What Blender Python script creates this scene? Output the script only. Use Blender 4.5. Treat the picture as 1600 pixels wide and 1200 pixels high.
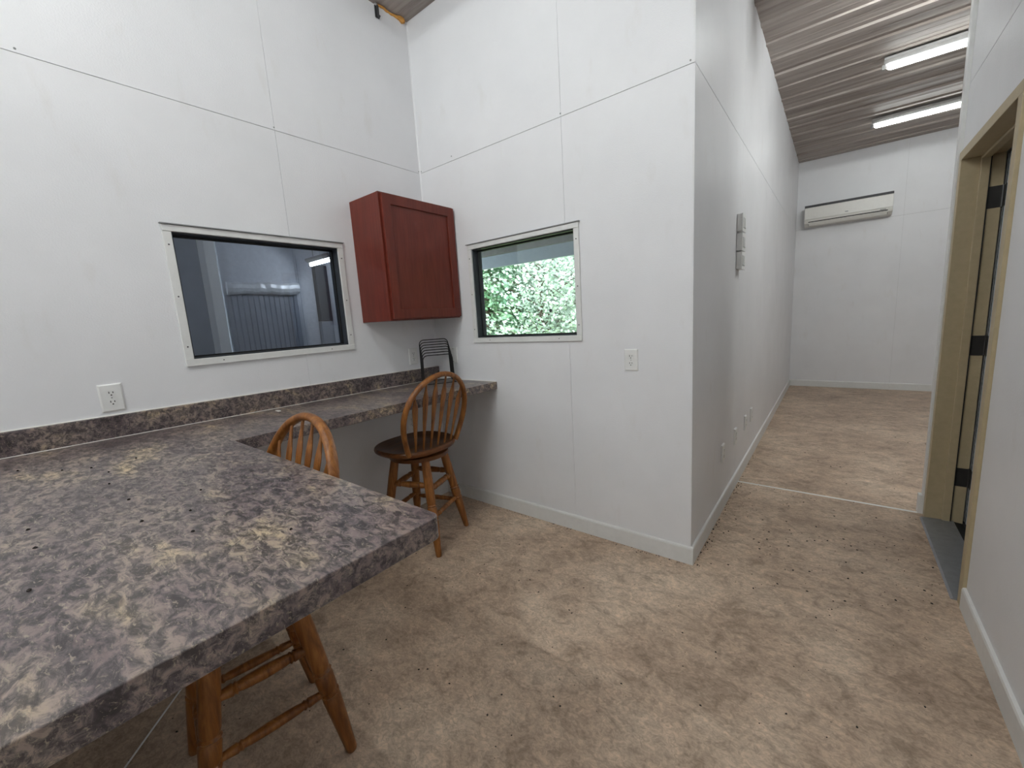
import bpy, bmesh, math, random
from mathutils import Vector, Matrix
random.seed(7)
for o in list(bpy.data.objects): bpy.data.objects.remove(o)
scene = bpy.context.scene
COL = scene.collection

# ------------------------------------------------------------------ camera
CAM = (2.4331, -2.1455, 1.3613)
YAW, PITCH, ROLL = 0.67041, -0.15796, -0.06154
fw = Vector((-math.sin(YAW)*math.cos(PITCH), math.cos(YAW)*math.cos(PITCH), math.sin(PITCH)))
r0 = Vector((math.cos(YAW), math.sin(YAW), 0)); u0 = r0.cross(fw)
rt = r0*math.cos(ROLL) + u0*math.sin(ROLL); up = -r0*math.sin(ROLL) + u0*math.cos(ROLL)
cd = bpy.data.cameras.new('camera'); cam = bpy.data.objects.new('camera', cd); COL.objects.link(cam)
cam.matrix_world = Matrix(((rt.x, up.x, -fw.x, CAM[0]), (rt.y, up.y, -fw.y, CAM[1]), (rt.z, up.z, -fw.z, CAM[2]), (0, 0, 0, 1)))
cd.sensor_fit = 'HORIZONTAL'; cd.sensor_width = 36; cd.lens = 640.476*36/1600; cd.clip_start = .02; cd.clip_end = 200
scene.camera = cam

# ------------------------------------------------------------------ world (overcast daylight) and exposure
SKY, TUBE, TUBE_FAR, TUBE_STORE = 8.5, 54.0, 13.0, 55.0
w = bpy.data.worlds.new('overcast_sky'); scene.world = w; w.use_nodes = True
bg = w.node_tree.nodes['Background']; bg.inputs['Color'].default_value = (.90, .96, 1.0, 1); bg.inputs['Strength'].default_value = SKY
vs = scene.view_settings
vs.view_transform = 'Standard'; vs.look = 'None'; vs.gamma = 1; vs.use_curve_mapping = False; vs.exposure = 0.12

# ------------------------------------------------------------------ helpers
def lin(c):
    return tuple((v/255/12.92 if v/255 <= .04045 else ((v/255+.055)/1.055)**2.4) for v in c) + (1,)

class N:
    """small node-tree helper"""
    def __init__(s, name):
        s.m = bpy.data.materials.new(name); s.m.use_nodes = True; s.t = s.m.node_tree
        s.b = s.t.nodes['Principled BSDF']; s.out = s.t.nodes['Material Output']
        s.tc = None
    def n(s, typ, **kw):
        nd = s.t.nodes.new(typ)
        for k, v in kw.items():
            if k in nd.inputs: nd.inputs[k].default_value = v
            else: setattr(nd, k, v)
        return nd
    def l(s, a, b): s.t.links.new(a, b)
    def coord(s, scale=(1, 1, 1), rot=(0, 0, 0)):
        if s.tc is None: s.tc = s.n('ShaderNodeTexCoord')
        mp = s.n('ShaderNodeMapping'); mp.inputs['Scale'].default_value = scale; mp.inputs['Rotation'].default_value = rot
        s.l(s.tc.outputs['Object'], mp.inputs['Vector']); return mp.outputs['Vector']
    def noise(s, scale, vec=None, detail=4, rough=.55, dist=0):
        nd = s.n('ShaderNodeTexNoise'); nd.inputs['Scale'].default_value = scale; nd.inputs['Detail'].default_value = detail
        nd.inputs['Roughness'].default_value = rough; nd.inputs['Distortion'].default_value = dist
        s.l(vec if vec is not None else s.coord(), nd.inputs['Vector']); return nd.outputs['Fac']
    def ramp(s, fac, stops):
        nd = s.n('ShaderNodeValToRGB'); e = nd.color_ramp.elements
        e[0].position, e[0].color = stops[0]; e[1].position, e[1].color = stops[-1]
        for p, c in stops[1:-1]:
            x = e.new(p); x.color = c
        s.l(fac, nd.inputs['Fac']); return nd.outputs['Color']
    def mix(s, fac, a, b, mode='MIX'):
        nd = s.n('ShaderNodeMix'); nd.data_type = 'RGBA'; nd.blend_type = mode
        for i, v in ((0, fac), (6, a), (7, b)):
            if hasattr(v, 'is_output'): s.l(v, nd.inputs[i])
            else: nd.inputs[i].default_value = v
        return nd.outputs[2]
    def col(s, c):
        if hasattr(c, 'is_output'): s.l(c, s.b.inputs['Base Color'])
        else: s.b.inputs['Base Color'].default_value = c
    def set(s, **kw):
        for k, v in kw.items(): s.b.inputs[k.replace('_', ' ')].default_value = v
    def bump(s, h, strength=.2, dist=.002):
        nd = s.n('ShaderNodeBump'); nd.inputs['Strength'].default_value = strength; nd.inputs['Distance'].default_value = dist
        s.l(h, nd.inputs['Height']); s.l(nd.outputs['Normal'], s.b.inputs['Normal'])

M = {}
def simple(name, c, rough=.5, metal=0, vary=.06, scale=30, spec=.5):
    k = N(name); a = lin(c); f = k.noise(scale)
    k.col(k.ramp(f, [(.3, tuple(v*(1-vary) for v in a[:3])+(1,)), (.7, tuple(min(1, v*(1+vary)) for v in a[:3])+(1,))]))
    k.set(Roughness=rough, Metallic=metal, Specular_IOR_Level=spec); M[name] = k.m; return k

def mat_wall():
    k = N('frp_wall'); f = k.noise(2.2, detail=5)
    c = k.ramp(f, [(.25, lin((228, 228, 230))), (.75, lin((236, 236, 238)))])
    st = k.ramp(k.noise(9, k.coord((1, 1, .35)), detail=6), [(.60, (1, 1, 1, 1)), (.82, (.94, .925, .90, 1))])
    k.col(k.mix(1.0, c, st, 'MULTIPLY'))
    k.set(Roughness=.40, Specular_IOR_Level=.38)
    k.bump(k.noise(150, detail=3), .28, .003); M['wall'] = k.m
mat_wall()
simple('wall_core', (176, 175, 174), .8)
simple('white_trim', (226, 226, 224), .35, vary=.03)
simple('white_plastic', (232, 232, 230), .3, vary=.02)
simple('caulk', (236, 234, 228), .5, vary=.03)
simple('slot', (28, 26, 25), .6)
simple('black_metal', (22, 21, 21), .4, vary=.1)
simple('black_rubber', (18, 18, 20), .6)
simple('window_frame_dark', (46, 50, 56), .5)
simple('tan_frame', (180, 164, 132), .45, vary=.05)
simple('bronze', (48, 46, 44), .4, vary=.1)
simple('aluminium', (158, 162, 168), .38, .7, vary=.08)
simple('door_grey', (186, 192, 200), .4)
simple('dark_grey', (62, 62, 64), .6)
simple('foam', (206, 150, 78), .85, vary=.2, scale=60)
simple('ac_white', (226, 224, 218), .35, vary=.02)
simple('ac_grille', (150, 152, 152), .5)
simple('store_steel', (150, 156, 168), .55, vary=.1, scale=6)
simple('store_white', (206, 210, 218), .6)
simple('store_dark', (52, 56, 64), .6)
simple('concrete', (110, 108, 104), .8, vary=.12, scale=5)
simple('fascia', (132, 142, 156), .6)
simple('joist', (104, 104, 106), .7, vary=.15, scale=8)
simple('speck', (30, 22, 18), .7)
simple('paper', (232, 232, 228), .6)
simple('bark', (96, 84, 72), .9, vary=.3, scale=20)
simple('foil', (225, 228, 232), .42, .35, vary=.1)
simple('lamp_body', (150, 148, 146), .45)

def mat_counter():
    k = N('laminate')
    v = k.coord((1, 2.0, 2.0))
    big = k.noise(3.6, v, 6, .62, .5)
    c = k.ramp(big, [(.30, lin((58, 49, 52))), (.44, lin((92, 82, 84))), (.56, lin((112, 101, 97))), (.70, lin((152, 137, 114)))])
    fine = k.noise(26, k.coord((1, 2.0, 2.0), (0, 0, .35)), 7, .74, .7)
    c = k.mix(1.0, c, k.ramp(fine, [(.42, (.36, .34, .35, 1)), (.50, (1, 1, 1, 1)), (.58, (1.95, 1.86, 1.68, 1))]), 'MULTIPLY')
    wv = k.noise(60, k.coord((1, 2.4, 2.4), (0, 0, -.3)), 5, .7, 1.0)
    c = k.mix(k.ramp(wv, [(.57, (0, 0, 0, 1)), (.64, (.8, .8, .8, 1))]), c, lin((158, 146, 128)))
    blot = k.noise(16, k.coord((1, 1.5, 1.5)), 4, .6, .8)
    c = k.mix(k.ramp(blot, [(.58, (0, 0, 0, 1)), (.68, (.6, .6, .6, 1))]), c, lin((48, 41, 42)))
    k.col(c); k.set(Roughness=.34, Specular_IOR_Level=.65)
    k.bump(k.noise(120, detail=2), .12, .001); M['laminate'] = k.m
mat_counter()

def mat_floor():
    k = N('vinyl_floor')
    big = k.noise(1.7, k.coord(), 6, .62, .3)
    c = k.ramp(big, [(.30, lin((164, 142, 123))), (.50, lin((188, 166, 145))), (.72, lin((212, 192, 170)))])
    mid = k.noise(10, k.coord((.85, 1.1, 1)), 7, .7, 1.0)
    c = k.mix(1.0, c, k.ramp(mid, [(.32, (.66, .64, .62, 1)), (.5, (1, 1, 1, 1)), (.68, (1.26, 1.25, 1.23, 1))]), 'MULTIPLY')
    fine = k.noise(55, k.coord((.8, 1.1, 1)), 5, .68, 1.3)
    c = k.mix(1.0, c, k.ramp(fine, [(.34, (.72, .71, .70, 1)), (.52, (1, 1, 1, 1)), (.66, (1.22, 1.21, 1.20, 1))]), 'MULTIPLY')
    k.col(c); k.set(Roughness=.48, Specular_IOR_Level=.35)
    k.bump(k.noise(90, detail=3), .10, .001); M['floor'] = k.m
mat_floor()

def mat_ceiling():
    k = N('ceiling_steel')
    a = k.noise(2.2, k.coord((.35, 5, 1)), 6, .66, .2)
    c = k.ramp(a, [(.28, lin((122, 111, 104))), (.5, lin((166, 156, 149))), (.74, lin((192, 184, 177)))])
    k.col(c); k.set(Roughness=.55, Specular_IOR_Level=.3)
    M['ceiling'] = k.m
mat_ceiling()

def mat_wood(name, dark, midc, light, along, rough=.35):
    k = N(name)
    sc = [26, 26, 26]; sc[along] = 2.2
    g = k.noise(1.0, k.coord(tuple(sc)), 5, .6, 1.2)
    c = k.ramp(g, [(.28, lin(dark)), (.5, lin(midc)), (.74, lin(light))])
    sc2 = [170, 170, 170]; sc2[along] = 7
    c = k.mix(1.0, c, k.ramp(k.noise(1.0, k.coord(tuple(sc2)), 2), [(.35, (.82, .8, .78, 1)), (.6, (1, 1, 1, 1))]), 'MULTIPLY')
    k.col(c); k.set(Roughness=rough, Specular_IOR_Level=.38); M[name] = k.m
OAK = ((100, 57, 25), (142, 90, 43), (176, 119, 64))
mat_wood('oak', *OAK, 2); mat_wood('oak_x', *OAK, 0); mat_wood('oak_y', *OAK, 1)
OAKD = ((78, 42, 20), (108, 64, 30), (134, 84, 42))
mat_wood('oak_seat', *OAKD, 1, .3)
mat_wood('cherry', (96, 38, 26), (108, 43, 30), (119, 50, 36), 2, .42)

def mat_emit(name, c, s):
    k = N(name); k.set(Roughness=.4); k.col(c)
    k.b.inputs['Emission Color'].default_value = c; k.b.inputs['Emission Strength'].default_value = s; M[name] = k.m
mat_emit('tube_glow', (.94, .99, .985, 1), TUBE)
mat_emit('tube_glow_mid', (.94, .99, .985, 1), 125.0)
mat_emit('tube_glow_far', (.94, .99, .985, 1), TUBE_FAR)
mat_emit('tube_glow_dim', (.94, .99, .985, 1), TUBE_STORE)

def mat_glass(name, tint):
    k = N(name); k.t.nodes.remove(k.b)
    tr = k.n('ShaderNodeBsdfTransparent'); tr.inputs['Color'].default_value = tint
    gl = k.n('ShaderNodeBsdfGlossy'); gl.inputs['Roughness'].default_value = .01
    fr = k.n('ShaderNodeFresnel'); ge = k.n('ShaderNodeNewGeometry'); mr = k.n('ShaderNodeMapRange')
    mr.inputs['To Min'].default_value = 1.6; mr.inputs['To Max'].default_value = 1/1.6      # same reflectance on both faces of the sheet
    k.l(ge.outputs['Backfacing'], mr.inputs['Value']); k.l(mr.outputs[0], fr.inputs['IOR'])
    mx = k.n('ShaderNodeMixShader'); k.l(fr.outputs[0], mx.inputs[0]); k.l(tr.outputs[0], mx.inputs[1]); k.l(gl.outputs[0], mx.inputs[2])
    k.l(mx.outputs[0], k.out.inputs['Surface']); M[name] = k.m
mat_glass('glass_clear', (.93, .95, .97, 1)); mat_glass('glass_grey', (.78, .81, .86, 1))

def mat_leaf(name, a, b):
    k = N(name); f = k.noise(1.3, detail=4); g = k.noise(9, detail=2)
    c = k.mix(1.0, k.ramp(f, [(.35, lin(a)), (.65, lin(b))]), k.ramp(g, [(.35, (.6, .65, .65, 1)), (.6, (1, 1, 1, 1))]), 'MULTIPLY')
    k.col(c); k.set(Roughness=.7, Specular_IOR_Level=.2); M[name] = k.m
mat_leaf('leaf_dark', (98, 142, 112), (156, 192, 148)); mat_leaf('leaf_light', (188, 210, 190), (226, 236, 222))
mat_leaf('grass', (150, 176, 110), (186, 200, 140))

class MB:
    """collects geometry for ONE mesh object"""
    def __init__(s): s.v = []; s.f = []
    def add(s, vs, fs):
        o = len(s.v); s.v += [tuple(p) for p in vs]; s.f += [tuple(i+o for i in f) for f in fs]; return s
    def box(s, x0, x1, y0, y1, z0, z1):
        return s.add([(x0,y0,z0),(x1,y0,z0),(x1,y1,z0),(x0,y1,z0),(x0,y0,z1),(x1,y0,z1),(x1,y1,z1),(x0,y1,z1)],
                     [(0,3,2,1),(4,5,6,7),(0,1,5,4),(1,2,6,5),(2,3,7,6),(3,0,4,7)])
    def lathe(s, p0, p1, prof, n=14):
        """turned shape from p0 to p1; prof = [(t, radius)]"""
        p0, p1 = Vector(p0), Vector(p1); d = (p1-p0); ax = d.normalized()
        a = ax.cross(Vector((0,0,1)) if abs(ax.z) < .9 else Vector((1,0,0))).normalized(); b = ax.cross(a)
        vs = []; fs = []
        for t, r in prof:
            c = p0 + d*t
            for i in range(n):
                th = 2*math.pi*i/n; vs.append(c + a*(r*math.cos(th)) + b*(r*math.sin(th)))
        for j in range(len(prof)-1):
            for i in range(n):
                k = (i+1) % n; fs.append((j*n+i, (j+1)*n+i, (j+1)*n+k, j*n+k))
        fs.append(tuple(range(n))); fs.append(tuple((len(prof)-1)*n+i for i in reversed(range(n))))
        return s.add(vs, fs)
    def tube(s, pts, r, n=8, rb=None, ref=None, closed=False):
        """sweep an ellipse (r along the bend plane, rb across) over pts"""
        pts = [Vector(p) for p in pts]; m = len(pts); rb = rb or r; vs = []; fs = []; last = None
        for i, p in enumerate(pts):
            if closed: d = (pts[(i+1) % m]-pts[i-1]).normalized()
            else: d = (pts[min(i+1, m-1)]-pts[max(i-1, 0)]).normalized()
            if ref is not None: b = Vector(ref).normalized()
            elif last is None: b = d.cross(Vector((0,0,1)) if abs(d.z) < .9 else Vector((1,0,0))).normalized()
            else: b = (last - d*last.dot(d)).normalized()
            last = b; a = b.cross(d).normalized()
            ra = r[i] if isinstance(r, (list, tuple)) else r
            rbb = rb[i] if isinstance(rb, (list, tuple)) else rb
            for j in range(n):
                th = 2*math.pi*(j+.5)/n; vs.append(p + a*(ra*math.cos(th)) + b*(rbb*math.sin(th)))
        for i in range(m if closed else m-1):
            q = (i+1) % m
            for j in range(n):
                k = (j+1) % n; fs.append((i*n+j, i*n+k, q*n+k, q*n+j))
        if not closed:
            fs.append(tuple(reversed(range(n)))); fs.append(tuple((m-1)*n+j for j in range(n)))
        return s.add(vs, fs)
    def prism(s, poly, z0, z1, fn=None):
        """extrude a polygon (u, v) between w=z0..z1; fn maps (u, v, w) to xyz"""
        fn = fn or (lambda u, v, w_: (u, v, w_)); n = len(poly)
        vs = [fn(u, v, z0) for u, v in poly] + [fn(u, v, z1) for u, v in poly]
        fs = [tuple(reversed(range(n))), tuple(range(n, 2*n))] + [(i, (i+1) % n, n+(i+1) % n, n+i) for i in range(n)]
        return s.add(vs, fs)
    def slab(s, us, vs_, holes, t0, t1, fn):
        """rectangular slab with rectangular holes, cut into a grid"""
        U = sorted(set(us + [h[i] for h in holes for i in (0, 1) if us[0] < h[i] < us[-1]]))
        V = sorted(set(vs_ + [h[i] for h in holes for i in (2, 3) if vs_[0] < h[i] < vs_[-1]]))
        def keep(i, j):
            if i < 0 or j < 0 or i >= len(U)-1 or j >= len(V)-1: return False
            cu, cv = (U[i]+U[i+1])/2, (V[j]+V[j+1])/2
            return not any(h[0] < cu < h[1] and h[2] < cv < h[3] for h in holes)
        for i in range(len(U)-1):
            for j in range(len(V)-1):
                if not keep(i, j): continue
                a, b, c, d = U[i], U[i+1], V[j], V[j+1]
                q = [fn(a,c,t1), fn(b,c,t1), fn(b,d,t1), fn(a,d,t1)]; p = [fn(a,c,t0), fn(b,c,t0), fn(b,d,t0), fn(a,d,t0)]
                s.add(q, [(0,1,2,3)]); s.add(p, [(3,2,1,0)])
                if not keep(i-1, j): s.add([p[0], q[0], q[3], p[3]], [(0,1,2,3)])
                if not keep(i+1, j): s.add([p[1], q[1], q[2], p[2]], [(3,2,1,0)])
                if not keep(i, j-1): s.add([p[0], q[0], q[1], p[1]], [(3,2,1,0)])
                if not keep(i, j+1): s.add([p[3], q[3], q[2], p[2]], [(0,1,2,3)])
        return s
    def build(s, name, mat, parent=None, smooth=False, bevel=0, seg=2, weld=True, loc=None):
        me = bpy.data.meshes.new(name); me.from_pydata(s.v, [], s.f); me.update()
        bm = bmesh.new(); bm.from_mesh(me)
        if weld: bmesh.ops.remove_doubles(bm, verts=bm.verts, dist=1e-5)
        if weld: bmesh.ops.recalc_face_normals(bm, faces=bm.faces)
        bm.to_mesh(me); bm.free()
        me.materials.append(M[mat] if isinstance(mat, str) else mat)
        o = bpy.data.objects.new(name, me); COL.objects.link(o)
        if loc: o.location = loc
        if parent: o.parent = parent
        if smooth:
            for p in me.polygons: p.use_smooth = True
            try: me.set_sharp_from_angle(angle=math.radians(40))
            except Exception: pass
        if bevel:
            b = o.modifiers.new('bevel', 'BEVEL'); b.width = bevel; b.segments = seg; b.limit_method = 'ANGLE'; b.angle_limit = math.radians(40)
        return o

def tag(o, label, cat, group=None, kind=None):
    o['label'] = label; o['category'] = cat
    if group: o['group'] = group
    if kind: o['kind'] = kind
    return o
def thing(name, label, cat, loc=(0,0,0), rz=0, group=None, kind=None):
    o = bpy.data.objects.new(name, None); o.empty_display_size = .1; COL.objects.link(o); o.location = loc; o.rotation_euler = (0, 0, rz)
    return tag(o, label, cat, group, kind)
def copy_tree(o, parent=None):
    c = o.copy(); COL.objects.link(c); c.parent = parent
    for ch in list(o.children): copy_tree(ch, c)
    return c

# ------------------------------------------------------------------ room dimensions (metres)
W, D, H, SEAM = 1.885, 5.88, 3.42, 2.44
XE, YE = 2.935, 1.33            # right wall plane and where it ends
YF, XR = -4.2, 6.0              # wall behind the camera, far room right side
WIN1 = (-1.535, -.722, 1.262, 1.852)        # y0 y1 z0 z1 in the left wall
WIN2 = (.453, 1.245, 1.242, 1.842)          # x0 x1 z0 z1 in the back wall
DOOR = (.272, 1.278, 0, 2.10)                 # y0 y1 z0 z1 in the right wall
fA = lambda u, v, t: (t, u, v)
fB = lambda u, v, t: (u, t, v)

# ------------------------------------------------------------------ walls: core slab + panels with open joints
def wall(name, label, us, holes, fn, surf, back, cuts, zc=(SEAM,), top=H, z0=0., panels=True, mat='wall', thick=.004, core0=None):
    """surf = finished surface coordinate, back = outer face coordinate of the slab"""
    sg = 1 if surf > back else -1
    core = MB().slab([us[0] if core0 is None else core0, us[1]], [z0, top], holes, min(back, surf-sg*thick), max(back, surf-sg*thick), fn).build(name, 'wall_core' if panels else mat)
    tag(core, label, 'wall', kind='structure')
    if panels:
        ucuts = [us[0]] + [c for c in cuts if us[0] < c < us[1]] + [us[1]]; vcuts = [z0] + list(zc) + [top]; g = .0016
        for i in range(len(ucuts)-1):
            for j in range(len(vcuts)-1):
                a, b, c, d = ucuts[i]+(.0007 if i else 0), ucuts[i+1]-(.0007 if i < len(ucuts)-2 else 0), vcuts[j]+(g if j else 0), vcuts[j+1]-(g if j < len(vcuts)-2 else 0)
                hs = [h for h in holes if h[0] < b and h[1] > a and h[2] < d and h[3] > c]
                MB().slab([a, b], [c, d], hs, min(surf, surf-sg*thick), max(surf, surf-sg*thick), fn).build('wall_panel', mat, core)
    return core
wA = wall('wall_left', 'white panelled wall behind the worktop, with the dark interior window', (YF, .45), [WIN1], fA, 0, -.09, [-3.44, -2.218, -.998])
wB = wall('wall_back', 'white panelled wall with the window onto green trees', (0, W-.0045), [WIN2], fB, 0, .09, [1.189])
wC = wall('wall_passage', 'long white glossy wall running back along the passage', (.0, D), [], fA, W, W-.14, [1.22, 2.44, 3.66, 4.88], core0=.0905)
wD = wall('wall_end', 'far white wall carrying the air conditioner', (W-.14, XR), [], fB, D, D+.12, [3.105, 4.325])
wE = wall('wall_right', 'white wall at right with the tan framed doorway', (YF, YE), [DOOR], fA, XE, XE+.15, [-2.9, -1.7, -.48], top=H)
wF = wall('wall_front', 'white wall behind the viewer', (0, XE), [], fB, YF, YF-.12, [1.22], panels=False)
wS = wall('wall_far_room_near', 'white wall of the far room behind the doorway wall', (XE+.15, XR), [], fB, YE, YE-.05, [], panels=False)
wR = wall('wall_far_room_side', 'white side wall of the far room hidden behind the doorway wall', (YE-.05, D), [], fA, XR, XR+.12, [], panels=False)

# small screws along the panel joints
def screws(wallobj, pts, fn, surf, sg):
    for (u, v) in pts:
        a = Vector(fn(u, v, surf)); b = Vector(fn(u, v, surf+sg*.0025))
        MB().lathe(a, b, [(0, .004), (.6, .004), (1, .0015)], 8).build('screw', 'ac_grille', wallobj)
screws(wA, [(-1.0, SEAM+.014), (-.012, SEAM+.012), (-1.9, SEAM+.014)], fA, 0, 1)
screws(wB, [(.015, SEAM+.012), (.33, SEAM+.03), (1.187, SEAM+.016), (1.865, SEAM+.014)], fB, 0, -1)
# corner bead mouldings
t = MB().prism([(0, 0), (.007, 0), (0, -.007)], 1.07, H-.02, None).build('trim_1', 'wall'); tag(t, 'thin white moulding in the inner corner above the cabinet', 'trim', kind='structure')
t = MB().box(XE-.019, XE+.02, YE-.05, YE+.003, .12, H-.03).build('trim_2', 'white_trim', bevel=.002); tag(t, 'white corner trim at the end of the doorway wall', 'trim', kind='structure')
t = MB().box(XE-.036, XE+.02, YE-.05, YE+.004, 0, .12).build('trim_3', 'white_trim', bevel=.003); tag(t, 'short white block at the foot of the doorway wall corner', 'trim', kind='structure')

# ------------------------------------------------------------------ floor
fl = MB().box(-.1, XR, YF, D, -.12, -.004).build('floor', 'concrete'); tag(fl, 'brown mottled sheet vinyl floor', 'floor', kind='structure')
MB().prism([(0, YF), (XE+.03, YF), (XE+.03, 1.292), (W, 1.292), (W, 0), (0, 0)], -.004, 0).build('floor_sheet', 'floor', fl)
MB().box(W, XR, 1.294, D, -.004, 0).build('floor_sheet', 'floor', fl)
MB().prism([(1.284, 0), (1.302, 0), (1.299, .003), (1.287, .003)], W+.012, XE-.005, lambda u, v, w_: (w_, u, v)).build('joint_strip', 'white_trim', fl)['label'] = 'pale joint strip between the two vinyl sheets'

# ------------------------------------------------------------------ ceiling: ribbed steel sheets
def ceiling_sheet(x0, x1, y0, y1, parent):
    prof = []; y = y0
    def pt(yy, z):
        if y0 <= yy <= y1: prof.append((yy, z))
    pt(y0, 0); k = math.floor(y0/.3)
    while k*.3 < y1+.3:
        b = k*.3+.02
        for dy, z in ((-.032, 0), (-.018, -.014), (.018, -.014), (.032, 0), (.10, 0), (.110, -.002), (.122, -.002), (.132, 0), (.20, 0), (.210, -.002), (.222, -.002), (.232, 0)): pt(b+dy, z)
        k += 1
    pt(y1, 0); n = len(prof); m = MB()
    vs = [(x0, a, H+z) for a, z in prof] + [(x1, a, H+z) for a, z in prof] + [(x0, y0, H+.03), (x0, y1, H+.03), (x1, y0, H+.03), (x1, y1, H+.03)]
    fs = [(i, i+1, n+i+1, n+i) for i in range(n-1)] + [(2*n, 2*n+1, 2*n+3, 2*n+2)]
    fs += [tuple(range(n)) + (2*n+1, 2*n), tuple(range(n, 2*n)) + (2*n+3, 2*n+2), (0, n, 2*n+2, 2*n), (n-1, 2*n-1, 2*n+3, 2*n+1)]
    m.add(vs, fs); return m.build('ceiling_sheet', 'ceiling', parent, weld=True)
ce = MB().box(-.14, XR+.12, YF-.12, D+.12, H+.03, H+.08).build('ceiling', 'wall_core'); tag(ce, 'dull brownish grey ceiling of ribbed steel sheets', 'ceiling', kind='structure')
y = YF
while y < D-.01:
    y1 = min(y+.9, D)
    segs = [(y, y1)]
    for cut in (0, YE):
        segs = [q for a, b in segs for q in (((a, cut), (cut, b)) if a < cut-.02 and b > cut+.02 else ((a, b),))]
    for a, b in segs:
        mid = (a+b)/2
        ceiling_sheet(*((0, XE) if mid < 0 else (W, XE) if mid < YE else (W, XR)), a, b, ce)
    y = y1

# ------------------------------------------------------------------ baseboards
def baseboard(name, label, u0, u1, fn, surf, sg):
    m = MB(); prof = [(0, 0), (sg*.013, 0), (sg*.013, .088), (sg*.010, .096), (0, .099)]
    m.prism([(surf+a, b) for a, b in prof], u0, u1, fn)
    return tag(m.build(name, 'white_trim'), label, 'baseboard', kind='structure')
bY = lambda u, v, w_: (u, w_, v); bX = lambda u, v, w_: (w_, u, v)
baseboard('baseboard_left', 'white baseboard under the worktop along the left wall', YF, -.013, bY, 0, 1)
baseboard('baseboard_back', 'white baseboard below the tree-view window wall', 0, W+.013, bX, 0, -1)
baseboard('baseboard_passage', 'white baseboard along the passage wall', 0, D-.013, bY, W, 1)
baseboard('baseboard_end', 'white baseboard below the air conditioner wall', W, XR, bX, D, -1)
baseboard('baseboard_right', 'white baseboard running from the doorway towards the viewer', YF, .278, bY, XE, -1)

# ------------------------------------------------------------------ windows
def window(name, label, rect, fn, sg, glass, depth=.09):
    """sg: direction into the room along t; frame sits around a recessed pane"""
    u0, u1, v0, v1 = rect
    root = thing(name, label, 'window', kind='structure')
    F = lambda m, a, b, c, d, t0, t1: m.prism([(a, c), (b, c), (b, d), (a, d)], t0, t1, fn)
    tw = .034
    F(MB(), u0-tw, u1+tw, v1, v1+tw-.004, 0, sg*.012).build('window_trim', 'white_trim', root, bevel=.002)
    F(MB(), u0-tw, u1+tw, v0-tw, v0, 0, sg*.012).build('window_trim', 'white_trim', root, bevel=.002)
    F(MB(), u0-tw, u0, v0, v1, 0, sg*.010).build('window_trim', 'white_trim', root, bevel=.002)
    F(MB(), u1, u1+tw, v0, v1, 0, sg*.010).build('window_trim', 'white_trim', root, bevel=.002)
    F(MB(), u0-tw-.006, u1+tw+.006, v1+tw-.003, v1+tw+.001, 0, sg*.020).build('drip_cap', 'ac_grille', root)
    r = .006                                              # dark reveal lining
    for q in ((u0, u0+r, v0, v1), (u1-r, u1, v0, v1), (u0+r, u1-r, v1-r, v1)):
        F(MB(), *q, -sg*.002, -sg*depth).build('reveal', 'window_frame_dark', root)
    F(MB(), u0+r, u1-r, v0, v0+r, -sg*.002, -sg*depth).build('window_sill', 'window_frame_dark', root)
    g = r+.008                                            # gasket and pane
    for q in ((u0+r, u0+g, v0+r, v1-r), (u1-g, u1-r, v0+r, v1-r), (u0+g, u1-g, v1-g, v1-r), (u0+g, u1-g, v0+r, v0+g)):
        F(MB(), *q, -sg*.045, -sg*.065).build('gasket', 'black_rubber', root)
    F(MB(), u0+g-.002, u1-g+.002, v0+g-.002, v1-g+.002, -sg*.052, -sg*.056).build('pane', glass, root)
    for (a, b) in ((u1+.017, v0+.06), (u1+.017, (v0+v1)/2-.02), (u1+.017, v1-.06), (u0-.017, v0+.06), (u0-.017, (v0+v1)/2), (u0-.017, v1-.06), (u0+.12, v0-.017), (u1-.12, v0-.017)):
        MB().lathe(fn(a, b, sg*.009), fn(a, b, sg*.0125), [(0, .004), (1, .003)], 8).build('screw', 'dark_grey', root)
    return root
window('window_1', 'wide white trimmed interior window showing a dim storeroom, above the worktop', WIN1, fA, 1, 'glass_grey')
w2 = window('window_2', 'white trimmed window looking out onto bright green trees', WIN2, fB, -1, 'glass_clear')
MB().lathe((1.034, .051, 1.396), (1.034, .047, 1.396), [(0, .011), (.6, .011), (1, .005)], 12).build('suction_cup', 'dark_grey', w2)

# ------------------------------------------------------------------ doorway in the right wall
dr = thing('door_1', 'open doorway with tan steel frame, dark hinges and grey door swung away', 'door', (0, 0, 0), kind='structure')
xf = XE-.012
MB().prism([(xf, 1.22), (xf, 1.272), (XE, 1.272), (XE, 1.277), (XE+.15, 1.277), (XE+.15, 1.22)], 0, 2.052, lambda u, v, w_: (u, v, w_)).build('jamb', 'tan_frame', dr, bevel=.002)
MB().prism([(xf, .33), (xf, .278), (XE, .278), (XE, .273), (XE+.15, .273), (XE+.15, .33)], 0, 2.052).build('jamb', 'tan_frame', dr, bevel=.002)
MB().box(xf, XE+.15, .278, 1.272, 2.0525, 2.0995).build('head', 'tan_frame', dr, bevel=.002)
for q in ((1.205, 1.2195), (.3305, .345)): MB().box(XE+.06, XE+.095, q[0], q[1], .012, 2.05).build('door_stop', 'tan_frame', dr, bevel=.003)
MB().box(XE+.06, XE+.095, .345, 1.205, 2.037, 2.0515).build('door_stop', 'tan_frame', dr, bevel=.003)
MB().box(XE+.094, XE+.0985, 1.207, 1.2195, .012, 2.04).build('weather_strip', 'black_rubber', dr)
leaf = MB().box(XE+.155, XE+1.03, 1.176, 1.22, .02, 2.04).build('door_leaf', 'door_grey', dr, bevel=.002)
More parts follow.
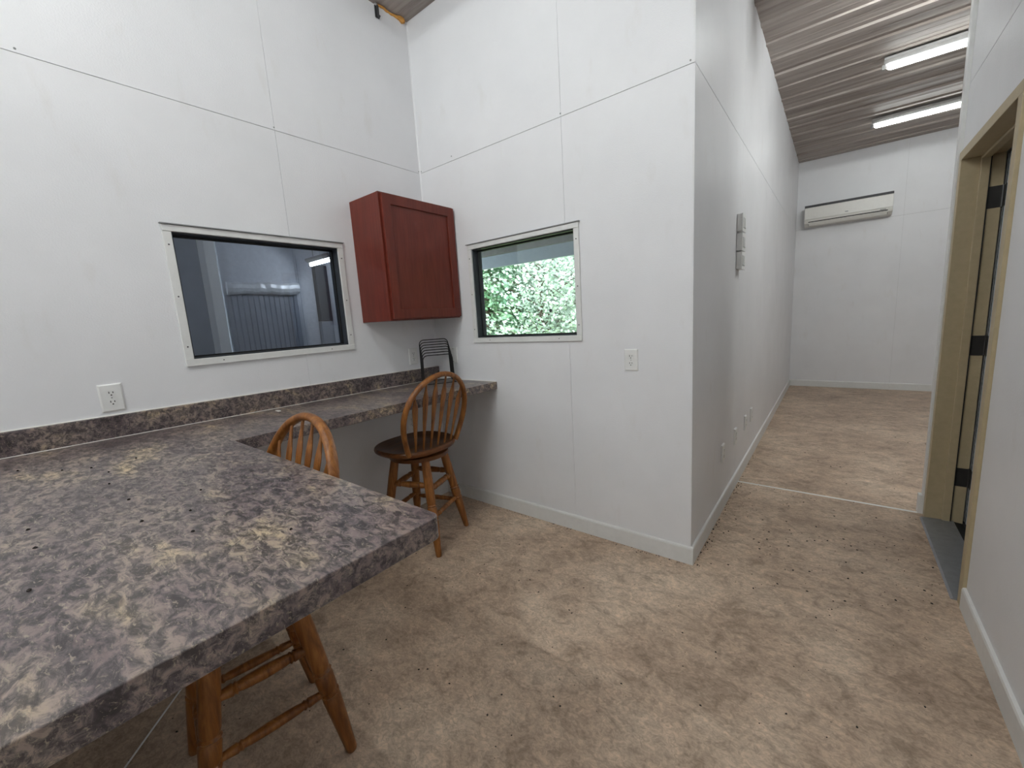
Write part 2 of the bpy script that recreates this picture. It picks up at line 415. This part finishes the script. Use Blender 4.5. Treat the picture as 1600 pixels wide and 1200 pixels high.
MB().box(XE+.1535, XE+.155, 1.192, 1.199, .02, 2.04).build('edge_seam', 'black_rubber', leaf)
for z in (.29, 1.058, 1.835):
    h = MB().box(XE+.10, XE+.148, 1.2165, 1.2197, z-.055, z+.055).build('hinge', 'bronze', dr, bevel=.001)
    MB().lathe((XE+.152, 1.223, z-.057), (XE+.152, 1.223, z+.057), [(0, .005), (.02, .007), (.98, .007), (1, .005)], 10).build('hinge_pin', 'bronze', h)
    MB().box(XE+.1525, XE+.1548, 1.178, 1.216, z-.055, z+.055).build('hinge_leaf', 'bronze', h)
th = MB().prism([(XE-.032, 0), (XE-.024, .008), (XE+.10, .014), (XE+.112, .014), (XE+.112, 0)], .331, 1.219, lambda u, v, w_: (u, w_, v)).build('threshold', 'aluminium', dr)
MB().prism([(XE+.112, 0), (XE+.112, .010), (XE+.15, .006), (XE+.15, 0)], .331, 1.219, lambda u, v, w_: (u, w_, v)).build('threshold_gasket', 'black_rubber', dr)
# dark lobby behind the doorway
def shell(name, label, m, mat): return tag(m.build(name, mat), label, 'wall', kind='structure')
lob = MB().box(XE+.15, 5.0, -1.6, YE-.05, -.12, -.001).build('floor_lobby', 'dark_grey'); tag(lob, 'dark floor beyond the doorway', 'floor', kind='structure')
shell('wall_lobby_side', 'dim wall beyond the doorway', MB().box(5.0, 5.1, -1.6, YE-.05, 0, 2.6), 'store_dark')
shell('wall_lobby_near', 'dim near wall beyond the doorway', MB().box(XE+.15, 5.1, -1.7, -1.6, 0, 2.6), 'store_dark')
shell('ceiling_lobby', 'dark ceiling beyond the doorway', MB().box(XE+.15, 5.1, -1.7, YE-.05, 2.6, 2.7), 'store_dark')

# ------------------------------------------------------------------ storeroom seen through window_1
tag(MB().box(-3.9, -.14, -3.2, 1.25, -.12, 0).build('floor_storeroom', 'concrete'), 'storeroom concrete floor behind the interior window', 'floor', kind='structure')
SX = -2.3
bw = shell('wall_storeroom_back', 'grey ribbed steel storeroom wall seen through the interior window', MB().box(SX-.1, SX-.02, -.62, .10, 0, 2.45), 'store_white')
for i in range(14):
    y0 = -.615+i*.05
    MB().prism([(y0, SX-.02), (y0, SX-.010), (y0+.008, SX-.004), (y0+.042, SX-.004), (y0+.048, SX-.010), (y0+.048, SX-.02)], 0, 1.76, lambda u, v, w_: (v, u, w_)).build('steel_rib', 'store_steel', bw)
fo = MB(); pts = []
for i in range(15): pts.append((SX+.02+random.uniform(-.006, .006), -.6+i*.05, 1.83+random.uniform(-.008, .008)))
fo.tube(pts, [.062+random.uniform(-.006, .006) for _ in pts], 10, rb=[.03]*15, ref=(1, 0, 0)); tag(fo.build('foil_duct', 'foil', smooth=False), 'crinkled silver foil strip across the storeroom wall', 'foil')
shell('wall_storeroom_left', 'dark storeroom wall left of the pale post', MB().box(-3.9, SX-.1, -3.3, -.75, 0, 2.45).box(SX-.1, -.14, -3.3, -3.2, 0, 2.45), 'store_steel')
tag(MB().box(SX-.15, SX+.06, -.745, -.655, 0, 2.45).build('storeroom_post', 'white_plastic', bevel=.006), 'pale upright post in the storeroom, seen through the interior window', 'post')
sp = thing('spare_door', 'tall pale door leaning in the storeroom, right side of interior window view', 'door', (SX-.03, .2, 0))
MB().box(-.04, 0, -.095, .10, 0, 2.4).build('panel_board', 'store_white', sp, bevel=.004); MB().box(0, .006, -.07, .075, .2, 2.2).build('panel_inset', 'store_white', sp, bevel=.003)
cb = thing('storeroom_cabinet', 'dark tall cupboard at the right of the interior window view', 'cupboard', (SX+.02, .40, 0))
MB().box(-.12, .0, -.09, .048, 0, 1.46).build('cupboard_body', 'store_steel', cb, bevel=.004); MB().box(-.12, .004, -.09, .048, 1.465, 2.1).build('cupboard_door', 'store_dark', cb, bevel=.004)
shell('wall_storeroom_end', 'storeroom end wall', MB().box(-3.9, -.14, .452, .55, 0, 2.45), 'store_white')
shell('wall_storeroom_far', 'storeroom far wall', MB().box(-3.9, SX-.1, .10, .452, 0, 2.45), 'store_white')
shell('ceiling_storeroom', 'pale storeroom ceiling', MB().box(-3.9, -.14, -3.3, .55, 2.45, 2.5), 'store_white')

# ------------------------------------------------------------------ tube lights
def tube_light(label, x0, x1, y, z, glow='tube_glow', group='ceiling tube lights', tr=.024):
    r = thing('tube_light', label, 'light', ((x0+x1)/2, y, z), group=group); h = (x1-x0)/2
    MB().prism([(-.055, .03), (-.055, .012), (-.03, -.012), (.03, -.012), (.055, .012), (.055, .03)], -h, h, lambda u, v, w_: (w_, u, v)).build('channel', 'lamp_body', r)
    MB().lathe((-h+.02, 0, -.036), (h-.02, 0, -.036), [(0, .25*tr), (.012, .83*tr), (.03, tr), (.97, tr), (.988, .83*tr), (1, .25*tr)], 14).build('tube', glow, r, smooth=True)
    for s in (-1, 1): MB().box(s*h-.012, s*h+.012, -.02, .02, -.05, -.012).build('tube_holder', 'lamp_body', r, bevel=.003)
    return r
tube_light('glowing ceiling tube nearer the viewer in the passage', 2.66, 3.88, 3.10, H-.055, 'tube_glow_far')
tube_light('glowing ceiling tube nearer the end wall in the passage', 2.66, 3.88, 4.68, H-.055, 'tube_glow_far')
tube_light('glowing ceiling tube above the worktop room', .60, 1.80, -1.7, H-.055)
tube_light('added unseen ceiling tube behind the viewer', .66, 1.86, -3.30, H-.055, 'tube_glow_mid')  # extra tube out of view, added to brighten the right wall and even the room
tube_light('added unseen ceiling tube of the far room just past the doorway wall', 2.66, 3.88, 1.52, H-.055, 'tube_glow_mid')  # out of frame, continues the row's spacing; added to light the dark passage wall
sl = tube_light('small glowing tube in the storeroom behind the interior window', -2.08, -1.62, .163, 2.096, 'tube_glow_dim', 'storeroom lights', .010)
tube_light('added unseen tube on the storeroom ceiling, brightening the interior window view', -1.5, -.9, -2.1, 2.415, 'tube_glow_dim', 'storeroom lights')  # hidden lamp put in to light the whole storeroom
for x in (-.15, .15): MB().tube([(x, 0, .03), (x, 0, .35)], .004, 6).build('hanger', 'lamp_body', sl)

# ------------------------------------------------------------------ worktop
zt = lambda y_: -.0125*(y_+1.0)           # the top sags a little along the wall
CH, CT = .948, .05
ct = thing('worktop', 'L shaped grey brown mottled laminate worktop with low backsplash', 'worktop', (0, 0, 0))
arc = [(1.787-.022+.022*math.cos(a), -1.603-.022+.022*math.sin(a)) for a in [i*math.pi/10 for i in range(6)]]
poly = [(.001, -.001), (.001, -3.3), (1.787, -3.3)] + arc + [(.603, -1.603), (.6, -1.60), (.6, -.001)]
m = MB().prism(poly, CH-CT, CH); m.v = [(a, b, c+zt(b)) for a, b, c in m.v]
m.build('countertop', 'laminate', ct, bevel=.007, seg=3)
m = MB().box(.001, .021, -3.3, -.001, CH-.002, CH+.096); m.v = [(a, b, c+zt(b)) for a, b, c in m.v]; m.build('backsplash', 'laminate', ct, bevel=.004)
def bead(a, b, r, parent): return MB().tube([a, b], r, 6).build('caulk_bead', 'caulk', parent)
bead((.0055, -3.3, CH+.097+zt(-3.3)), (.0055, -.006, CH+.097+zt(0)), .004, ct)
bead((.022, -3.3, CH+.001+zt(-3.3)), (.022, -.004, CH+.001+zt(0)), .0016, ct)
bead((.02, -.0055, CH+zt(0)+.001), (.598, -.0055, CH+zt(0)+.001), .004, ct)
MB().box(.55, 1.70, -3.28, -3.24, 0, .90).build('support_panel', 'white_trim', ct)

# ------------------------------------------------------------------ wall cabinet
cabx, cy0, cz0, cz1 = .302, -.603, 1.393, 2.14
cb = thing('wall_cabinet', 'cherry red wooden wall cabinet hung in the corner between the windows', 'cabinet', (.0, -.30, cz0))
yy0, yy1, hh = -.303, .290, cz1-cz0
MB().box(.001, cabx-.021, yy0, yy1, 0, hh).build('cabinet_body', 'cherry', cb, bevel=.0015)
MB().box(cabx-.0208, cabx-.0005, yy0, yy0+.016, 0, hh).box(cabx-.0208, cabx-.0005, yy1-.016, yy1, 0, hh).box(cabx-.0208, cabx-.0005, yy0+.016, yy1-.016, 0, .012).box(cabx-.0208, cabx-.0005, yy0+.016, yy1-.016, hh-.012, hh).build('face_frame', 'cherry', cb)
d0, d1, e0, e1, fwid = yy0+.012, yy1-.006, .008, hh-.008, .058
door = MB().slab([d0, d1], [e0, e1], [(d0+fwid, d1-fwid, e0+fwid, e1-fwid)], cabx, cabx+.019, fA).build('cabinet_door', 'cherry', cb, bevel=.002)
MB().box(cabx, cabx+.009, d0+fwid-.002, d1-fwid+.002, e0+fwid-.002, e1-fwid+.002).build('door_panel', 'cherry', door)

# ------------------------------------------------------------------ outlets, switches
def plate(name, label, cat, u, v, fn, surf, sg, kind='outlet', group=None, wd=.076, ht=.118, th=.007):
    base = Vector(fn(u, v, surf)); r = thing(name, label, cat, base, group=group)
    loc = lambda a, b, t: tuple(Vector(fn(u+a, v+b, surf+sg*t))-base)
    a, b, e = wd/2, ht/2, .005
    m = MB(); q0 = [(-a, -b), (a, -b), (a, b), (-a, b)]; q1 = [(-a+e, -b+e), (a-e, -b+e), (a-e, b-e), (-a+e, b-e)]
    m.add([loc(*p, .0003) for p in q0] + [loc(*p, th*.55) for p in q0] + [loc(*p, th) for p in q1],
          [(3,2,1,0), (8,9,10,11)] + [(i, (i+1) % 4, 4+(i+1) % 4, 4+i) for i in range(4)] + [(4+i, 4+(i+1) % 4, 8+(i+1) % 4, 8+i) for i in range(4)])
    m.build('cover_plate', 'white_plastic', r)
    if kind == 'outlet':
        for s in (-1, 1):
            z = s*.0195; pr = []
            for i in range(24):
                t_ = 2*math.pi*i/24; pr.append((max(-.0135, min(.0135, .0172*math.cos(t_))), z+.0145*math.sin(t_)))
            f = MB().prism(pr, th-.001, th+.002, lambda p, q, t_: loc(p, q, t_)).build('receptacle', 'white_plastic', r)
            for (sx, sh) in ((-.0063, .0042), (.0063, .0035)):
                MB().prism([(sx-.0014, z+.0035-sh), (sx+.0014, z+.0035-sh), (sx+.0014, z+.0035+sh), (sx-.0014, z+.0035+sh)], th+.0018, th+.0024, lambda p, q, t_: loc(p, q, t_)).build('slot', 'slot', f)
            MB().prism([(.0028*math.cos(i*math.pi/4), z-.0075+.0028*math.sin(i*math.pi/4)) for i in range(8)], th+.0018, th+.0024, lambda p, q, t_: loc(p, q, t_)).build('ground_hole', 'slot', f)
        MB().prism([(.0028*math.cos(i*math.pi/4), .0028*math.sin(i*math.pi/4)) for i in range(8)], th, th+.001, lambda p, q, t_: loc(p, q, t_)).build('screw', 'ac_grille', r)
    else:
        f = MB().prism([(-.0165, -.033), (.0165, -.033), (.0165, .033), (-.0165, .033)], th-.001, th+.002, lambda p, q, t_: loc(p, q, t_)).build('rocker', 'white_plastic', r)
        for s in (-1, 1): MB().prism([(-.003, s*.048-.003), (.003, s*.048-.003), (.003, s*.048+.003), (-.003, s*.048+.003)], th, th+.001, lambda p, q, t_: loc(p, q, t_)).build('screw', 'ac_grille', r)
    return r
plate('power_outlet', 'white power outlet above the backsplash, left of the interior window', 'outlet', -1.846, 1.131, fA, 0, 1)
plate('power_outlet', 'white power outlet between the tree-view window and the outside corner', 'outlet', 1.570, 1.100, fB, 0, -1)
plate('power_outlet', 'white power outlet below the cabinet, left of the wire sorter', 'outlet', -.226, 1.133, fA, 0, 1)
plate('light_switch', 'white rocker switch below the cabinet, right of the wire sorter', 'switch', .195, 1.118, fB, 0, -1, 'switch')
plate('power_outlet', 'white power outlet under the worktop behind the far stool', 'outlet', -.30, .655, fA, 0, 1)
for y_, w_ in ((.735, 'nearest'), (1.17, 'second'), (1.60, 'third'), (1.90, 'farthest')):
    plate('power_outlet', 'low white outlet on the passage wall, %s of the four from the outside corner' % w_, 'outlet', y_, .40, fA, W, 1, group='low outlets on the passage wall', th=.012)
for i, (z, wd) in enumerate(((1.90, 'topmost'), (1.775, 'middle'), (1.655, 'lowest'))):
    r = thing('surface_box', 'white surface-mounted switch box on the passage wall, %s of three' % wd, 'switch', (W, 1.12, z-.056), group='stacked switch boxes')
    MB().box(.0005, .030, -.06, .06, 0, .112).build('back_box', 'white_plastic', r, bevel=.003)
    MB().box(.0302, .036, -.064, .064, -.002, .114).build('cover_plate', 'white_plastic', r, bevel=.002)
    for s in (-.024, .024): MB().box(.036, .040, s-.016, s+.016, .024, .088).build('rocker', 'white_plastic', r, bevel=.002)
    for s in (-.024, .024): MB().box(.0358, .0366, s-.018, s+.018, .021, .0235).build('rocker_gap', 'ac_grille', r)

# ------------------------------------------------------------------ air conditioner
ac = thing('air_conditioner', 'white wall-mounted split air conditioner on the far wall', 'air conditioner', (2.485, D, 2.455))
ax = lambda u, v, w_: (w_, -u, v)
MB().prism([(.001, 0), (.13, 0), (.185, .035), (.20, .075), (.20, .27), (.18, .285), (.001, .285)], -.49, .49, ax).build('housing', 'ac_white', ac, bevel=.006)
fp = MB().prism([(.2005, .085), (.212, .088), (.212, .252), (.2005, .258)], -.488, .488, ax).build('front_panel', 'ac_white', ac, bevel=.003)
MB().box(-.018, .018, -.2135, -.212, .115, .127).build('badge', 'ac_grille', fp)
MB().box(-.489, .489, -.2115, -.2005, .2555, .2865).build('intake_grille', 'dark_grey', ac)
MB().prism([(.150, .0065), (.158, .004), (.197, .058), (.189, .061)], -.44, .44, ax).build('outlet_slot', 'slot', ac)
MB().prism([(.166, .004), (.171, .001), (.199, .040), (.195, .044)], -.435, .435, ax).build('louver', 'ac_white', ac)
MB().box(.36, .42, -.2045, -.2005, .066, .076).build('display', 'ac_grille', ac)

# ------------------------------------------------------------------ stools
ZS = .636
LEGP = [(0, .012), (.01, .014), (.06, .0155), (.28, .021), (.36, .0225), (.375, .0195), (.383, .0235), (.395, .0235), (.403, .0195), (.418, .0225), (.50, .0235), (.515, .0195), (.525, .0240), (.537, .0195), (.56, .0220), (.80, .0225), (1, .0200)]
STRP = [(0, .0085), (.12, .011), (.20, .0135), (.215, .0105), (.235, .014), (.255, .0105), (.30, .0125), (.5, .0145), (.70, .0125), (.745, .0105), (.765, .014), (.785, .0105), (.80, .0135), (.88, .011), (1, .0085)]
LEGP = [(t_, r_*1.22) for t_, r_ in LEGP]
def stool(label, loc, back_rot, leg_rot):
    root = thing('swivel_stool', label, 'stool', loc, group='oak swivel stools')
    lz = ZS-.075; RF, RT = .268, .150; legs = []
    for k in range(4):
        a = leg_rot+k*math.pi/2; f = Vector((RF*math.cos(a), RF*math.sin(a), 0)); t_ = Vector((RT*math.cos(a), RT*math.sin(a), lz)); legs.append((f, t_))
        MB().lathe(f, t_, LEGP, 16).build('leg', 'oak', root, smooth=True)
    for k in range(4):
        (f0, t0), (f1, t1) = legs[k], legs[(k+1) % 4]
        for z in ((.20, .41) if k % 2 == 0 else (.225, .385)):
            q = z/lz; gr = 1.35 if z > .3 else 1.1; MB().lathe(f0.lerp(t0, q), f1.lerp(t1, q), [(t_, r_*gr) for t_, r_ in STRP], 12).build('stretcher', 'oak', root, smooth=True)
    # leg block and swivel plate
    c0, s0 = math.cos(back_rot), math.sin(back_rot)
    MB().lathe((0, 0, lz-.006), (0, 0, ZS-.050), [(0, .165), (.15, .182), (.85, .182), (1, .175)], 36).build('leg_block', 'oak_seat', root, smooth=True)
    MB().lathe((0, 0, ZS-.050), (0, 0, ZS-.036), [(0, .085), (1, .085)], 20).build('swivel_plate', 'black_metal', root)
    # upper half turns with the sitter; local +Y = back
    def rot(p): return (c0*p[0]-s0*p[1], s0*p[0]+c0*p[1], p[2])
    def outline(sc, n=48):
        L = []
        for i in range(n):
            t_ = 2*math.pi*i/n; c, s_ = math.cos(t_), math.sin(t_); e = 2/2.6
            x = .243*sc*math.copysign(abs(c)**e, c); y_ = .222*sc*math.copysign(abs(s_)**e, s_)
            if y_ > 0: x *= 1-.10*(y_/.222)**2
            L.append((x, y_-.022))
        return L
    m = MB(); n = 48
    rings = [(.86, -.036), (.95, -.034), (.99, -.025), (1.0, -.015), (.99, -.005), (.965, 0.0), (.88, -.002), (.70, -.010), (.45, -.013), (.2, -.012)]
    vs_ = [];
    for sc, dz in rings:
        for (x, y_) in outline(sc, n): vs_.append(rot((x, y_, ZS+dz + (.005*math.cos(x*18) if sc < .8 else 0))))
    fs = [(j*n+i, j*n+(i+1) % n, (j+1)*n+(i+1) % n, (j+1)*n+i) for j in range(len(rings)-1) for i in range(n)]
    fs += [tuple(reversed(range(n))), tuple((len(rings)-1)*n+i for i in range(n))]
    m.add(vs_, fs).build('seat', 'oak_seat', root, smooth=True)
    # hoop back
    YB, T, HB, H0, HW = .150, .27, .438, .186, .236
    def bk(x, z): return (x, YB+T*z-.22*x*x, ZS+z)
    def arch_pts(k=44):
        L = []
        for i in range(k+1):
            q = i/k
            if q < .22: u = q/.22; L.append((H0+(HW-H0)*math.sin(u*math.pi/2), -.012+u*.212))
            elif q <= .78: th_ = (q-.22)/.56*math.pi; L.append((HW*math.cos(th_), .20+(HB-.20)*math.sin(th_)))
            else: u = (1-q)/.22; L.append((-(H0+(HW-H0)*math.sin(u*math.pi/2)), -.012+u*.212))
        return L
    hp = [rot(bk(x, z)) for x, z in arch_pts()]
    nrm = rot((0, 1, -T)); 
    MB().tube(hp, .0145, 12, rb=.0185, ref=nrm).build('back_hoop', 'oak', root, smooth=True)
    for i in range(6):
        f = (i-2.5)/2.5; xb, xt = f*.138, f*.178
        zt_ = .20+(HB-.20)*math.sqrt(max(0, 1-(xt/HW)**2))-.008
        pr = [(0, .0062, .0062), (.10, .0065, .0065), (.30, .0110, .006), (.55, .0170, .0055), (.74, .0210, .005), (.79, .0195, .005), (.91, .0070, .0055), (1, .0055, .0055)]
        pts = []; ra = []; rb = []
        for q, a, b in pr:
            z = -.004+q*(zt_+.004); x = xb+(xt-xb)*q; pts.append(rot(bk(x, z))); ra.append(a); rb.append(b)
        MB().tube(pts, ra, 10, rb=rb, ref=nrm).build('spindle', 'oak', root, smooth=True)
    return root
stool('oak swivel stool with arrow spindle back, at the corner worktop under the cabinet', (.416, -.580, 0), -1.563, 1.113)
stool('oak swivel stool tucked under the near peninsula, only hoop and legs showing', (1.036, -1.776, 0), .0, math.radians(36))

# ------------------------------------------------------------------ wire file sorter on the worktop
so = thing('wire_sorter', 'black wire file sorter with stepped hoops, standing in the worktop corner', 'sorter', (.185, -.165, CH+zt(-.165)+.0065), rz=math.radians(-33))
hw = .108
for i in range(7):
    x = -.075+i*.022; hgt = .302-i*.0175; pts = [(x+.004, -hw, .004)]
    for a in range(7):
        t_ = a/6*math.pi/2; pts.append((x, -hw+.032-.032*math.cos(t_)+.004, hgt-.032+.032*math.sin(t_)))
    pts += [(p[0], -p[1], p[2]) for p in reversed(pts)]
    MB().tube(pts, .0034, 7).build('wire_hoop', 'black_metal', so, smooth=True)
for s in (-1, 1): MB().tube([(-.09, s*hw, .0), (.105, s*hw, .0)], .0035, 7).build('base_rail', 'black_metal', so, smooth=True)
MB().tube([(.105, -hw, 0), (.105, hw, 0)], .0035, 7).build('base_rail', 'black_metal', so); MB().tube([(-.09, -hw, 0), (-.09, hw, 0)], .0035, 7).build('base_rail', 'black_metal', so)

# ------------------------------------------------------------------ small things
m = MB().tube([(.004+.006*math.sin(i), -.235+i*.021, 3.412-.004*(i % 2)) for i in range(11)], [.006, .008, .007, .008, .008, .009, .008, .010, .016, .020, .012], 8)
tag(m.build('foam_sealant', 'foam', smooth=True), 'bead of orange spray foam along the ceiling joint in the corner', 'sealant')
hk = thing('ceiling_bracket', 'dark metal bracket hanging from the ceiling by the left wall', 'bracket', (.014, -.245, 3.33))
MB().box(-.013, -.008, -.016, .016, .0, .07).build('bracket_plate', 'dark_grey', hk, bevel=.002); MB().tube([(.0, 0, .068), (.0, 0, .01), (.006, 0, .0), (.014, 0, .006)], .0075, 8).build('bracket_hook', 'dark_grey', hk, smooth=True)
cpts = [(.02+.10*i, -1.465-.0925*i*1.0, .004) for i in range(13)]
tag(MB().tube(cpts, .0032, 6).build('floor_cord', 'white_plastic', smooth=True), 'thin white cord stretched across the floor under the peninsula', 'cord')
m = MB().prism([(-.022, -.006), (.020, -.010), (.024, .004), (.0, .008), (-.018, .006)], 0, .002)
tag(m.build('paper_scrap', 'paper', loc=(.115, -1.24, CH+zt(-1.24)+.0004)), 'small white scrap lying on the worktop near the backsplash', 'scrap')

def blob(r, h, n=7):
    m = MB(); L = [[(r*q*random.uniform(.7, 1.2)*math.cos(2*math.pi*i/n), r*q*random.uniform(.7, 1.2)*.75*math.sin(2*math.pi*i/n), z) for i in range(n)] for q, z in ((1, 0), (.85, h*.6), (.4, h))]
    return m.add([p for q in L for p in q], [(j*n+i, j*n+(i+1) % n, (j+1)*n+(i+1) % n, (j+1)*n+i) for j in range(2) for i in range(n)] + [tuple(reversed(range(n))), tuple(2*n+i for i in range(n))])
CS = [(1.038, -2.152), (1.181, -2.148), (1.395, -2.165), (.528, -1.994), (.65, -1.969), (1.019, -1.981), (1.221, -1.991), (1.388, -1.939), (1.253, -1.909), (1.116, -1.852), (1.566, -1.817), (.802, -1.988), (.528, -1.883), (.467, -2.055), (.319, -2.144)]
for i, (x, y_) in enumerate(CS):
    o = blob((.0052 if i in (0, 1, 2, 5, 6, 7) else .004), .003).build('debris_speck', 'speck', loc=(x, y_, CH+zt(y_)+.0002))
    tag(o, 'tiny dark speck of debris lying on the laminate peninsula', 'debris', 'specks on the worktop')
m = MB()
FEET = [(cx+.268*math.cos(a+k*math.pi/2), cy+.268*math.sin(a+k*math.pi/2)) for cx, cy, a in ((.416, -.58, 1.113), (1.036, -1.776, math.radians(36))) for k in range(4)]
def speck(x, y_, r):
    if any((x-p)**2+(y_-q)**2 < .05**2 for p, q in FEET): return
    b = blob(r, r*.5, 6); a = random.uniform(0, 6.28); c, s_ = math.cos(a), math.sin(a)
    m.add([(x+c*p[0]-s_*p[1], y_+s_*p[0]+c*p[1], p[2]+.0003) for p in b.v], b.f)
for _ in range(330):
    x, y_ = random.uniform(.3, 2.9), random.uniform(-2.6, -.02)
    speck(x, y_, random.choice((.0018, .0022, .003, .0045)))
for _ in range(190): speck(random.uniform(W+.02, 2.9), random.uniform(-.1, 1.28), random.choice((.0025, .003, .004, .006)))
for _ in range(60): speck(random.uniform(W+.02, 3.4), random.uniform(1.3, 3.2), random.choice((.003, .004, .006)))
for _ in range(70): speck(W+.016+abs(random.gauss(0, .012)), random.uniform(-.02, 2.0), random.choice((.003, .004, .006)))
for _ in range(70): speck(random.uniform(.3, W), -.016-abs(random.gauss(0, .01)), random.choice((.0025, .003, .004)))
tag(m.build('floor_debris', 'speck', weld=False), 'dark crumbs and dead insects scattered over the brown floor', 'debris', kind='stuff')

# ------------------------------------------------------------------ outside: porch roof, lawn, trees
pr = thing('porch_roof', 'grey porch roof edge seen through the top of the tree-view window', 'roof', (-.6, 1.6, 2.17))
MB().box(-3.6, 2.3, 1.38, 1.44, .0, .21).build('fascia_board', 'fascia', pr)
MB().box(-3.6, 2.3, -1.0, 1.44, .42, .46).build('roof_sheet', 'joist', pr)
for i in range(7):
    yj = -.8+i*.34; MB().box(-3.6, 2.3, yj, yj+.05, .30, .419).build('purlin', 'joist', pr)
MB().box(-3.6, 2.3, 1.30, 1.379, .18, .30).build('porch_beam', 'joist', pr)
for x in (-3.3, 2.0): MB().box(x, x+.1, 1.28, 1.378, -2.17, .18).build('porch_post', 'joist', pr)
tag(MB().box(-30, W-.14, .56, 40, -.4, -.28).build('lawn', 'grass'), 'pale green lawn outside the window', 'lawn', kind='structure')

def tree(label, x, y_, hgt, rad, leaf, n, conifer, zb=-.28):
    r = thing('tree', label, 'tree', (x, y_, zb), group='trees outside the window')
    MB().lathe((0, 0, 0), (0, 0, hgt*.93), [(0, .14), (.1, .10), (.6, .06), (1, .015)], 9).build('trunk', 'bark', r, smooth=True)
    V = []; F = []; BR = MB()
    def leafq(p, d, L, wd):
        d = d.normalized(); s_ = d.cross(Vector((random.uniform(-1, 1), random.uniform(-1, 1), random.uniform(-.2, 1)))).normalized()*wd
        o = len(V); V.extend([p, p+d*L*.5+s_, p+d*L, p+d*L*.5-s_]); F.append((o, o+1, o+2, o+3))
    nb = 70 if conifer else 60
    for b in range(nb):
        q = (b+.5)/nb; z = hgt*(.05+.93*q); a = b*2.4+random.uniform(-.3, .3)
        ln = rad*((1-q)**.8 if conifer else math.sin(math.pi*min(1, .15+q*.85))**.6)*random.uniform(.75, 1.15)+.12
        d = Vector((math.cos(a), math.sin(a), -.18 if conifer else random.uniform(.1, .6)))
        tip = Vector((0, 0, z))+d*ln; BR.tube([(0, 0, z), tuple(Vector((0, 0, z)).lerp(tip, .5)+Vector((0, 0, .04))), tuple(tip)], [.02, .012, .005], 5)
        for _ in range(n//nb):
            u = random.random()**.7; p = Vector((0, 0, z)).lerp(tip, u)
            sp_ = (.10+.16*u) if conifer else .26
            p = p+Vector((random.gauss(0, sp_), random.gauss(0, sp_), random.gauss(0, .05 if conifer else .2)))
            dd = d+Vector((random.uniform(-1, 1), random.uniform(-1, 1), random.uniform(-.7, .2)))*.8
            leafq(p, dd, random.uniform(.14, .27) if conifer else random.uniform(.07, .13), random.uniform(.028, .05) if conifer else random.uniform(.028, .048))
    BR.build('branches', 'bark', r)
    mb = MB(); mb.v = [tuple(v) for v in V]; mb.f = F; mb.build('foliage', leaf, r, weld=False)['kind'] = 'stuff'
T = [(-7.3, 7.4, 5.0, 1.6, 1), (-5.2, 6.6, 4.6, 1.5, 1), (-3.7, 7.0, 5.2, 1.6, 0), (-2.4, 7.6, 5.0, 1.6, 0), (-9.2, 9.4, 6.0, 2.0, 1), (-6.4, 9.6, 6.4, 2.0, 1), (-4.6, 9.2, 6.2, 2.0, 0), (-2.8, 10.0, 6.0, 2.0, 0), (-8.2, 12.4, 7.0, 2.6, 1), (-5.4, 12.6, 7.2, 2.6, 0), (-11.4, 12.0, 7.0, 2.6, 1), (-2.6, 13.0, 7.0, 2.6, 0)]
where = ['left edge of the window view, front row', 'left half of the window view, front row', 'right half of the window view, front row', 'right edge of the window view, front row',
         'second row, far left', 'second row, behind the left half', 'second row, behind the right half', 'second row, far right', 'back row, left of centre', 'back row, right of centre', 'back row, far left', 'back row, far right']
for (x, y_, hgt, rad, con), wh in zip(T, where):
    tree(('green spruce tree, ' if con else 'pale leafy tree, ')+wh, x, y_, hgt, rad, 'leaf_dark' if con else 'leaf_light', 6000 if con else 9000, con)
